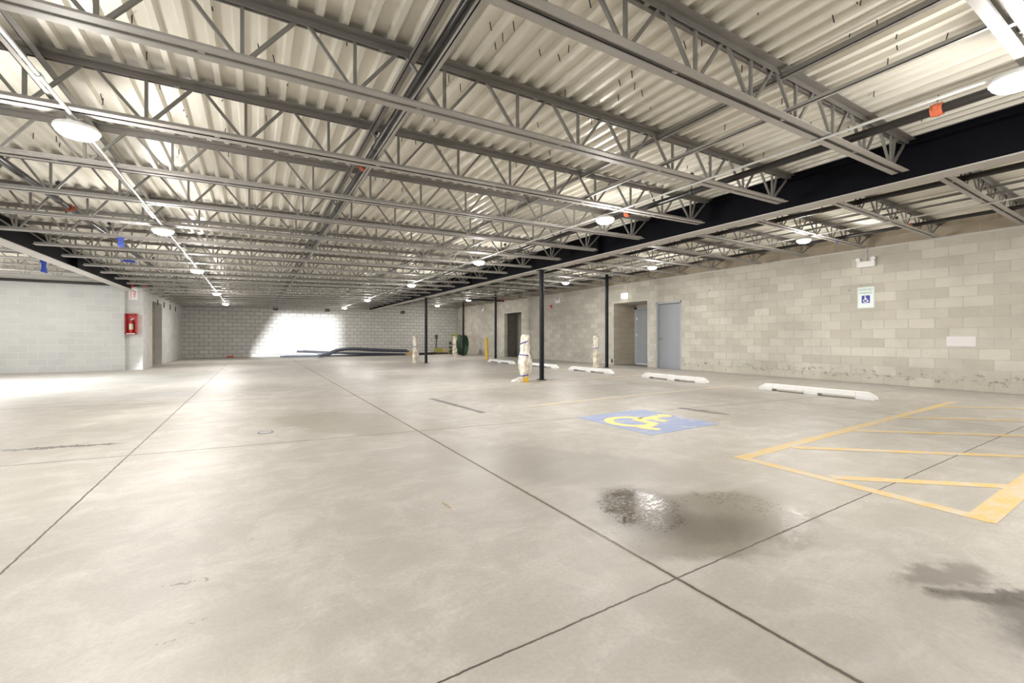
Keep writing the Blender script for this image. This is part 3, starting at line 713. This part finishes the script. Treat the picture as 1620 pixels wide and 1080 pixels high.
# ------------------------------------------------------------------ floor paint
LZ = [0.0010]
def quad_line(m, p, q, w, z=None):
    LZ[0] += 0.0002; z = LZ[0]
    dx, dy = q[0] - p[0], q[1] - p[1]; L = math.hypot(dx, dy); nx, ny = -dy / L * w / 2, dx / L * w / 2
    m.prism([(p[0] - nx, p[1] - ny), (q[0] - nx, q[1] - ny), (q[0] + nx, q[1] + ny), (p[0] + nx, p[1] + ny)], z - 0.0004, z)
t = thing('painted_access_aisle', 'yellow hatched access aisle painted on the floor at the right', 'floor marking', (0, 0, 0))
def at_edge(*px): return on_floor(*px)
m = MB(); quad_line(m, (3.46, 2.09), (9.45, 2.22), 0.10); quad_line(m, (3.50, 2.14), (3.46, 0.66), 0.10); quad_line(m, (3.42, 0.70), (9.45, 0.78), 0.12); m.build('border_line', M['line'], t)
hat = [((3.55, 1.47), (4.38, 0.74)), ((4.22, 2.05), (5.72, 0.76)), ((5.55, 2.08), (7.1, 0.78)), ((7.0, 2.12), (8.55, 0.8)), ((8.55, 2.16), (9.45, 1.42))]
for p, q in hat:
    m = MB(); quad_line(m, p, q, 0.095); m.build('hatch_line', M['line'], t)
def stall(p, q, lab, wd=0.10):
    m = MB(); quad_line(m, p, q, wd); tag(m.build('parking_line', M['line_faded']), lab, 'floor marking')
stall((3.4, 5.27), (8.9, 5.35), 'faded yellow stall line between the two nearest wheel stops')
stall((5.1, 7.98), (9.6, 8.2), 'faded yellow stall line starting at the bagged bollard')
stall((6.2, 11.0), (10.0, 11.05), 'faint yellow stall line behind the nearest column')
t = thing('accessible_parking_symbol', 'worn blue square with a yellow wheelchair symbol painted on the floor', 'floor marking', (4.075, 3.64, 0))
MB().box(-0.585, 0.585, -0.59, 0.59, 0.0003, 0.002).build('blue_square', M['pad'], t)
# symbol space: a right (towards -Y), b up (towards +X)
def sym_polys():
    P = []
    def arc(cx, cy, r0, r1, a0, a1, n=26):
        o = [(cx + r1 * math.cos(math.radians(a0 + (a1 - a0) * k / n)), cy + r1 * math.sin(math.radians(a0 + (a1 - a0) * k / n))) for k in range(n + 1)]
        i = [(cx + r0 * math.cos(math.radians(a0 + (a1 - a0) * k / n)), cy + r0 * math.sin(math.radians(a0 + (a1 - a0) * k / n))) for k in range(n, -1, -1)]
        for k in range(n): P.append([o[k], o[k + 1], i[n - k - 1], i[n - k]])
    arc(-0.03, -0.15, 0.155, 0.235, 105, 350)
    arc(-0.07, 0.335, 0.0, 0.068, 0, 359, 14)
    P.append([(-0.12, 0.26), (-0.02, 0.26), (0.01, -0.09), (-0.09, -0.09)])
    P.append([(-0.05, 0.15), (0.13, 0.15), (0.13, 0.08), (-0.04, 0.08)])
    P.append([(-0.09, -0.01), (0.15, -0.01), (0.18, -0.09), (-0.08, -0.09)])
    P.append([(0.09, -0.03), (0.175, -0.03), (0.265, -0.28), (0.18, -0.31)])
    P.append([(0.20, -0.23), (0.32, -0.17), (0.345, -0.245), (0.215, -0.31)])
    return P
def symbol(m, k, fn, th):
    for i, poly in enumerate(sym_polys()):
        m.prism([(a * k, b * k) for a, b in poly], 0, th + 0.00002 * (i % 5), fn)
m = MB(); symbol(m, 1.35, lambda a, b, c: (b, -a, 0.002 + c), 0.0015); m.build('wheelchair_figure', M['pad_yellow'], t)

# ------------------------------------------------------------------ floor drain
x, y = on_floor(420, 684)
t = thing('floor_drain', 'small round metal drain cover set in the floor', 'drain', (x, y, 0))
MB().lathe([(0.075, 0.0002), (0.075, 0.004), (0.06, 0.005), (0.058, 0.0035)], n=24).build('rim', M['chrome'], t)
m = MB().lathe([(0.057, 0.001), (0.057, 0.0042)], n=24)
m.build('cover', M['frame'], t)
# thin pale scrap lying in the middle lane
x, y = on_floor(700, 795)
m = MB(); m.tube([(0, 0, 0.004), (0.012, -0.06, 0.006), (0.01, -0.11, 0.004)], 0.003, 5); tag(m.build('wood_splinter', M['wood'], None, (x, y, 0)), 'small thin splinter lying on the middle of the floor', 'debris')

# ------------------------------------------------------------------ doors
t = struct(thing('door_1', 'grey door', 'door', (XW, 9.41, 0)))
del t['label'], t['category']
m = MB(); m.box(-0.012, 0.16, -0.50, -0.45, 0, 2.20); m.box(-0.012, 0.16, 0.45, 0.50, 0, 2.20); m.box(-0.012, 0.16, -0.50, 0.50, 2.14, 2.20)
m.build('door_frame', M['frame'], t, bevel=0.004)
MB().box(0.10, 0.145, -0.447, 0.447, 0.01, 2.137).build('door_leaf', M['door'], t, bevel=0.002)
m = MB(); m.tube([(0.10, 0.38, 0.98), (0.045, 0.38, 0.98)], 0.012, 10); m.tube([(0.05, 0.385, 0.98), (0.05, 0.27, 0.98)], 0.010, 10); m.tube([(0.10, 0.38, 0.98), (0.092, 0.38, 0.98)], 0.03, 14); m.build('door_handle', M['chrome'], t, smooth=True)
MB().box(-0.01, 0.15, -0.45, 0.45, 0, 0.012).build('threshold', M['chrome'], t)
t = struct(thing('door_2', 'x', 'door', (12.74, 11.1, 0))); del t['label'], t['category']
m = MB(); m.box(-0.05, 0.005, 0.68, 0.79, 0, 2.2); m.box(-0.05, 0.005, -0.75, 0.79, 2.12, 2.2); m.build('door_frame', M['frame'], t)
MB().box(-0.04, 0.0, -0.72, 0.68, 0.03, 2.12).build('door_leaf', M['door'], t)
MB().box(-0.06, 0.0, -0.72, 0.68, 0.0, 0.03).build('threshold', M['white'], t)
for z in (0.5, 1.1, 1.75): MB().tube([(-0.048, 0.675, z - 0.05), (-0.048, 0.675, z + 0.05)], 0.01, 8).build('hinge', M['chrome'], t)
tag(MB().box(-0.04, 0.0, -0.02, 0.02, 0, 0.13).build('corner_guard', M['dark'], None, (XW - 0.001, 11.98, 0.08)), 'small dark plate at the foot of the wall left of the recess', 'plate')

# ------------------------------------------------------------------ wall fittings
def emergency(y, z, label, X=XW, drop=True):
    t = thing('emergency_light', label, 'emergency light', (X, y, z)); s = 1.0
    MB().box(-0.085, -0.001, -0.165, 0.165, -0.075, 0.055).build('battery_box', M['white'], t, bevel=0.012)
    for d in (-1, 1):
        m = MB(); m.tube([(-0.04, d * 0.115, 0.05), (-0.045, d * 0.115, 0.085)], 0.012, 8)
        m.tube([(-0.02, d * 0.125, 0.105), (-0.095, d * 0.135, 0.095)], 0.045, 18, rfun=lambda i: 0.028 if i == 0 else 0.046); h = m.build('lamp_head', M['white'], t, smooth=True)
        m = MB(); m.tube([(-0.096, d * 0.135, 0.095), (-0.101, d * 0.136, 0.094)], 0.036, 18); m.build('lens', M['sign'], h)
    m = MB(); m.tube([(-0.03, 0, 0.05), (-0.03, 0, 2.985 - z)], 0.011, 8); m.build('conduit_drop', M['galv'], t, smooth=True)
    return t
emergency(4.10, 2.64, 'white twin-head emergency light above the reserved parking sign')
emergency(15.3, 2.63, 'white twin-head emergency light right of the red fire alarm horn')
emergency(22.6, 2.67, 'farthest white emergency light, left of the dark opening')
t = thing('alarm_horn', 'small red fire alarm horn on the right wall', 'alarm', (XW, 15.88, 2.44))
MB().box(-0.06, -0.001, -0.07, 0.07, -0.07, 0.07).build('body', M['red'], t, bevel=0.006); MB().lathe([(0.03, 0), (0.045, 0.01), (0.02, 0.02)], n=14).build('grille', M['dark_red'], t, (-0.075, 0, 0)); MB().box(-0.085, -0.06, -0.02, 0.02, -0.055, -0.025).build('strobe', M['white'], t)
y, z = on_x(990, 468, XW)
t = thing('wall_lamp', 'glowing cream box lamp above the door recess', 'wall lamp', (XW, y, z)); MB().box(-0.12, -0.001, -0.13, 0.13, -0.10, 0.09).build('lens', M['white_glow'], t, bevel=0.02); MB().box(-0.03, 0, -0.14, 0.14, -0.11, 0.10).build('back_box', M['white'], t)
MB().tube([(-0.02, -0.1, 0.09), (-0.02, -0.1, 2.985 - z)], 0.009, 8).build('conduit_drop', M['galv'], t)
# reserved parking sign
t = thing('parking_sign', 'white reserved parking sign with a blue wheelchair square on the right wall', 'sign', (XW, 4.12, 1.90))
MB().prism([(a, b) for a, b in ((-0.155, -0.225), (-0.145, -0.235), (0.145, -0.235), (0.155, -0.225), (0.155, 0.225), (0.145, 0.235), (-0.145, 0.235), (-0.155, 0.225))], 0.002, 0.006, lambda a, b, c: (-c, -a, b)).build('panel', M['sign'], t)
m = MB()
for x0, x1, z0, z1 in ((-0.145, 0.145, 0.222, 0.226), (-0.145, 0.145, -0.226, -0.222), (-0.147, -0.143, -0.224, 0.224), (0.143, 0.147, -0.224, 0.224)): m.box(-0.0075, -0.0055, x0, x1, z0, z1)
m.build('border', M['green'], t)
wallM = Matrix(((0, 0, -1, -0.0065), (-1, 0, 0, 0), (0, 1, 0, 0), (0, 0, 0, 1)))
text_mesh('lettering', 'RESERVED', 0.068, M['green'], t, Matrix.Translation((0, 0, 0.172)) @ wallM, sx=0.82)
text_mesh('lettering', 'PARKING', 0.068, M['green'], t, Matrix.Translation((0, 0, 0.10)) @ wallM, sx=0.82)
MB().box(-0.0075, -0.0055, -0.075, 0.075, -0.12, 0.045).build('blue_square', M['blue'], t)
m = MB(); symbol(m, 0.185, lambda a, b, c: (-0.0075 - c, -a, b - 0.04), 0.001); m.build('wheelchair_figure', M['white'], t)
tag(MB().box(-0.006, -0.0005, -0.20, 0.20, -0.095, 0.095).build('painted_patch', M['patch'], None, (XW, 2.63, 0.94)), 'white painted block low on the right wall near the frame edge', 'patch')
# faded red markings on the far right wall
M['faded'] = paint('faded_red_marking', (0.52, 0.33, 0.31), 0.62, 9)
for k, (u, v, wd, hg, lab) in enumerate(((749, 532, 0.55, 0.55, 'faded red marking on the wall left of the yellow bollard'), (848, 520, 0.5, 0.75, 'faded red marking on the wall behind the bagged bollard'))):
    y, z = on_x(u, v, XW); m = MB(); rnd = random.Random(k + 3)
    a, b = -wd / 2, hg / 2
    for q_ in range(12):
        c, d = (wd / 2 if q_ % 2 == 0 else -wd / 2) * rnd.uniform(.3, 1), hg / 2 - hg * (q_ + 1) / 12
        m.bar((-0.002, a, b), (-0.002, c, d), 0.002, 0.025, (1, 0, 0)); a, b = c, d
    tag(m.build('wall_scribble', M['faded'], None, (XW - 0.001, y, z)), lab, 'marking')
# fire extinguisher cabinet, the extinguisher in it, and its sign on the left pier
YP = YL + 0.12
t = thing('extinguisher_cabinet', 'red open fire extinguisher cabinet on the pier beside the left wall', 'cabinet', (-3.345, YP, 1.45))
m = MB(); W, H, D = 0.135, 0.32, 0.17
m.box(-W, W, -0.012, 0, -H, H); m.box(-W, -W + 0.012, -D, 0, -H, H); m.box(W - 0.012, W, -D, 0, -H, H); m.box(-W, W, -D, 0, H - 0.012, H); m.box(-W, W, -D, 0, -H, -H + 0.012)
m.build('body', M['red'], t, bevel=0.003)
m = MB(); m.box(-W, W, -D - 0.012, -D, H - 0.03, H); m.box(-W, W, -D - 0.012, -D, -H, -H + 0.03); m.box(-W, -W + 0.022, -D - 0.012, -D, -H, H); m.box(W - 0.022, W, -D - 0.012, -D, -H, H); m.build('door_rim', M['dark_red'], t)
MB().box(-0.10, 0.10, -D - 0.016, -D - 0.012, -H + 0.004, -H + 0.026).build('label_strip', M['white'], t)
t = thing('fire_extinguisher', 'red fire extinguisher with a pale label standing in the red cabinet', 'extinguisher', (-3.345, YP - 0.085, 1.143))
MB().lathe([(0.05, 0), (0.058, 0.01), (0.058, 0.34), (0.045, 0.385), (0.02, 0.41)], n=22).build('cylinder', M['red'], t, smooth=True)
m = MB(); n = 14; R = 0.0588
m.v = [(R * math.cos(a), R * math.sin(a), zz) for zz in (0.13, 0.31) for a in [math.radians(195 + 150 * k / n) for k in range(n + 1)]]; m.f = [(k, k + 1, n + 2 + k, n + 1 + k) for k in range(n)]; m.mi = [0] * n
M['xlabel'] = plain('pale_green_label', (0.62, 0.66, 0.48), 0.5, 0, 0.3, 40); m.build('label', M['xlabel'], t)
m = MB(); m.tube([(0, 0, 0.41), (0, 0, 0.46)], 0.016, 10); m.bar((-0.01, 0, 0.455), (0.075, 0, 0.475), 0.014); m.bar((-0.01, 0, 0.435), (0.065, 0, 0.425), 0.012); m.build('valve', M['chrome'], t)
m = MB(); m.tube([(0.015, -0.01, 0.44), (0.06, -0.03, 0.42), (0.075, -0.03, 0.34), (0.072, -0.03, 0.22)], 0.008, 8); m.build('hose', M['dark'], t, smooth=True)
t = thing('extinguisher_sign', 'white sign with upright red lettering above the extinguisher cabinet', 'sign', (-3.318, YP, 2.40))
MB().box(-0.105, 0.105, -0.004, -0.0005, -0.175, 0.175).build('panel', M['white'], t)
frontM = lambda x: Matrix.Translation((x, -0.0046, 0)) @ Matrix(((0, -1, 0, 0), (0, 0, -1, 0), (1, 0, 0, 0), (0, 0, 0, 1)))
text_mesh('lettering', 'FIRE', 0.10, M['red'], t, frontM(0.045), sx=1.15)
text_mesh('lettering', 'EXTINGUISHER', 0.045, M['red'], t, frontM(-0.05), sx=0.95)
# hole patch in left wall
# beam straps along the top of the side wall
h0 = None
for k, (yy) in enumerate((20.3, 21.6, 23.0, 24.4)):
    if h0 is None: h0 = o = MB().box(0, 0.02, -0.05, 0.05, -0.16, 0.06).build('joist_strap', M['dark'], None, (XS, yy, 2.36))
    else: o = h0.copy(); COL.objects.link(o); o.location = (XS, yy, 2.36)
    tag(o, f'dark steel strap high on the side wall, {["left of the opening top", "just beyond the opening", "midway to the back corner", "closest to the back corner"][k]}', 'strap')

# ------------------------------------------------------------------ clutter at the back wall
def bent(label, pts, r, mat='tube', name='flexible_tube'):
    P = [Vector(p) for p in pts]; out = []
    for i in range(len(P) - 1):
        p0, p1, p2, p3 = P[max(i - 1, 0)], P[i], P[i + 1], P[min(i + 2, len(P) - 1)]
        for k in range(6):
            t = k / 6; out.append(0.5 * ((2 * p1) + (-p0 + p2) * t + (2 * p0 - 5 * p1 + 4 * p2 - p3) * t * t + (-p0 + 3 * p1 - 3 * p2 + p3) * t ** 3))
    out.append(P[-1]); return tag(MB().tube(out, r, 12).build(name, M[mat], None, None, True), label, 'tube')
def bp(u, v, Y=24.8): x, z = on_y(u, v, Y); return (x, Y, max(z, 0.0))
bent('thick dark tube bending down to its open end on the floor by the back wall', [(2.75, 23.4, 0.11), (3.2, 24.0, 0.16), (3.8, 24.5, 0.36), (4.6, 24.6, 0.42), (6.0, 24.6, 0.33), (7.6, 24.6, 0.27)], 0.09)
bent('thin dark tube with a knob end lying behind the thick bent tube', [(1.9, 25.4, 0.30), (3.2, 25.4, 0.22), (5.0, 25.3, 0.14), (7.6, 25.2, 0.055)], 0.055)
bent('straight grey pipe lying on the floor under the dark tubes', [(1.1, 25.0, 0.06), (4.0, 24.9, 0.05), (7.8, 24.7, 0.05)], 0.045, 'tube')
bent('pale grey pipe reaching farthest left in the pile at the back', [(0.35, 25.8, 0.10), (3.0, 25.7, 0.09), (7.0, 25.5, 0.07)], 0.035, 'galv')
bent('short black pipe on the floor right of the tan block', [(8.15, 24.6, 0.07), (9.5, 25.0, 0.07)], 0.07, 'black_pipe')
t = thing('wooden_block', 'tan wooden scraps at the right end of the dark tubes', 'wood', (7.75, 24.3, 0)); MB().prism([(-0.28, 0), (0.3, 0), (0.26, 0.2), (0.1, 0.26), (0.02, 0.16), (-0.2, 0.22)], -0.12, 0.12, lambda a, b, c: (a, c, b)).build('block', M['wood'], t, bevel=0.01)
MB().prism([(-0.22, 0.2), (-0.1, 0.23), (-0.14, 0.3), (-0.24, 0.28)], -0.05, 0.05, lambda a, b, c: (a, c, b)).build('knob', M['dark'], t)
# push machine with an upright handle
mx, mz = on_y(692, 560, 25.6)
t = thing('floor_machine', 'low orange and olive machine with an upright black handle by the back wall', 'machine', (mx + 0.15, 25.5, 0))
MB().box(-0.5, 0.75, -0.2, 0.2, 0, 0.10).build('base', M['dark'], t, bevel=0.02)
MB().prism([(-0.42, 0.1), (0.12, 0.1), (0.08, 0.36), (-0.3, 0.42)], -0.17, 0.17, lambda a, b, c: (a, c, b)).build('motor_cover', M['olive'], t, bevel=0.02)
MB().prism([(0.08, 0.1), (0.62, 0.1), (0.3, 0.32), (0.08, 0.40)], -0.15, 0.15, lambda a, b, c: (a, c, b)).build('deck_cover', M['wood'], t, bevel=0.02)
MB().tube([(-0.28, 0, 0.35), (-0.25, 0, 1.0)], 0.035, 10).build('handle_shaft', M['black_pipe'], t); MB().box(-0.33, -0.17, -0.05, 0.05, 0.95, 1.22).build('handle_grip', M['dark'], t, bevel=0.02)
# standing yellow-green item behind the wrapped bollard
ax, az = on_y(718, 560, 24.9)
t = thing('cable_reel', 'yellow-green reel stand behind the farthest wrapped bollard', 'reel', (ax - 0.05, 24.6, 0))
m = MB()
for s_ in (-1, 1):
    m.tube([(0.35 * s_ - 0.1, 0, 0.02), (0.12 * s_, 0, 1.2)], 0.03, 8)
m.tube([(-0.42, 0, 0.2), (0.36, 0, 0.2)], 0.025, 8); m.tube([(-0.3, 0, 0.6), (0.25, 0, 0.6)], 0.025, 8); m.tube([(-0.25, 0, 1.22), (0.3, 0, 1.22)], 0.05, 8); m.build('stand', M['olive'], t, smooth=True)
for z in (0.22, 0.42, 0.7):
    MB().tube([(-0.3, -0.06, z), (-0.3, 0.1, z)], 0.075, 12).build('spool', M['dark'], t)
# coiled green hose leaning at the right wall
cx, cz = on_y(737, 545, 23.6)
hx, hy = on_floor(731.5, 561.5)
t = thing('hose_coil', 'large coil of dark green hose standing behind a black column', 'hose', (hx, hy, 0), math.radians(38))
m = MB()
for k in range(7):
    yy = -0.17 + 0.055 * k; R = 0.55 - 0.02 * (k % 3)
    m.tube([(0.42 * math.cos(a) * R / 0.55 , yy, 0.60 + R * 1.02 * math.sin(a)) for a in [2 * math.pi * j / 40 for j in range(41)]], 0.034, 8, cap=False)
m.build('hose_loops', M['hose'], t, smooth=True)
m = MB(); m.tube([(-0.2, 0.0, 0.5), (0.0, -0.05, 0.9)], 0.05, 8); m.build('end_fitting', M['olive'], t)
tag(MB().box(-0.15, 0.15, -0.03, 0.03, 0, 0.09).build('brick_scrap', M['orange'], None, (-1.1, 26.38, 0)), 'small orange scrap on the floor at the left of the back wall', 'debris')
# little brackets along the top of the back wall
k0 = None
for k, u in enumerate((436, 518, 637)):
    x, z = on_y(u, 484, YB)
    if k0 is None: k0 = o = MB().box(-0.12, 0.12, -0.08, 0, -0.10, 0.08).build('wall_bracket', M['dark'], None, (x, YB, 2.62), bevel=0.01)
    else: o = k0.copy(); COL.objects.link(o); o.location = (x, YB, 2.62)
    tag(o, f'small dark bracket at the top of the back wall, {["left", "middle", "right"][k]} of three', 'bracket')
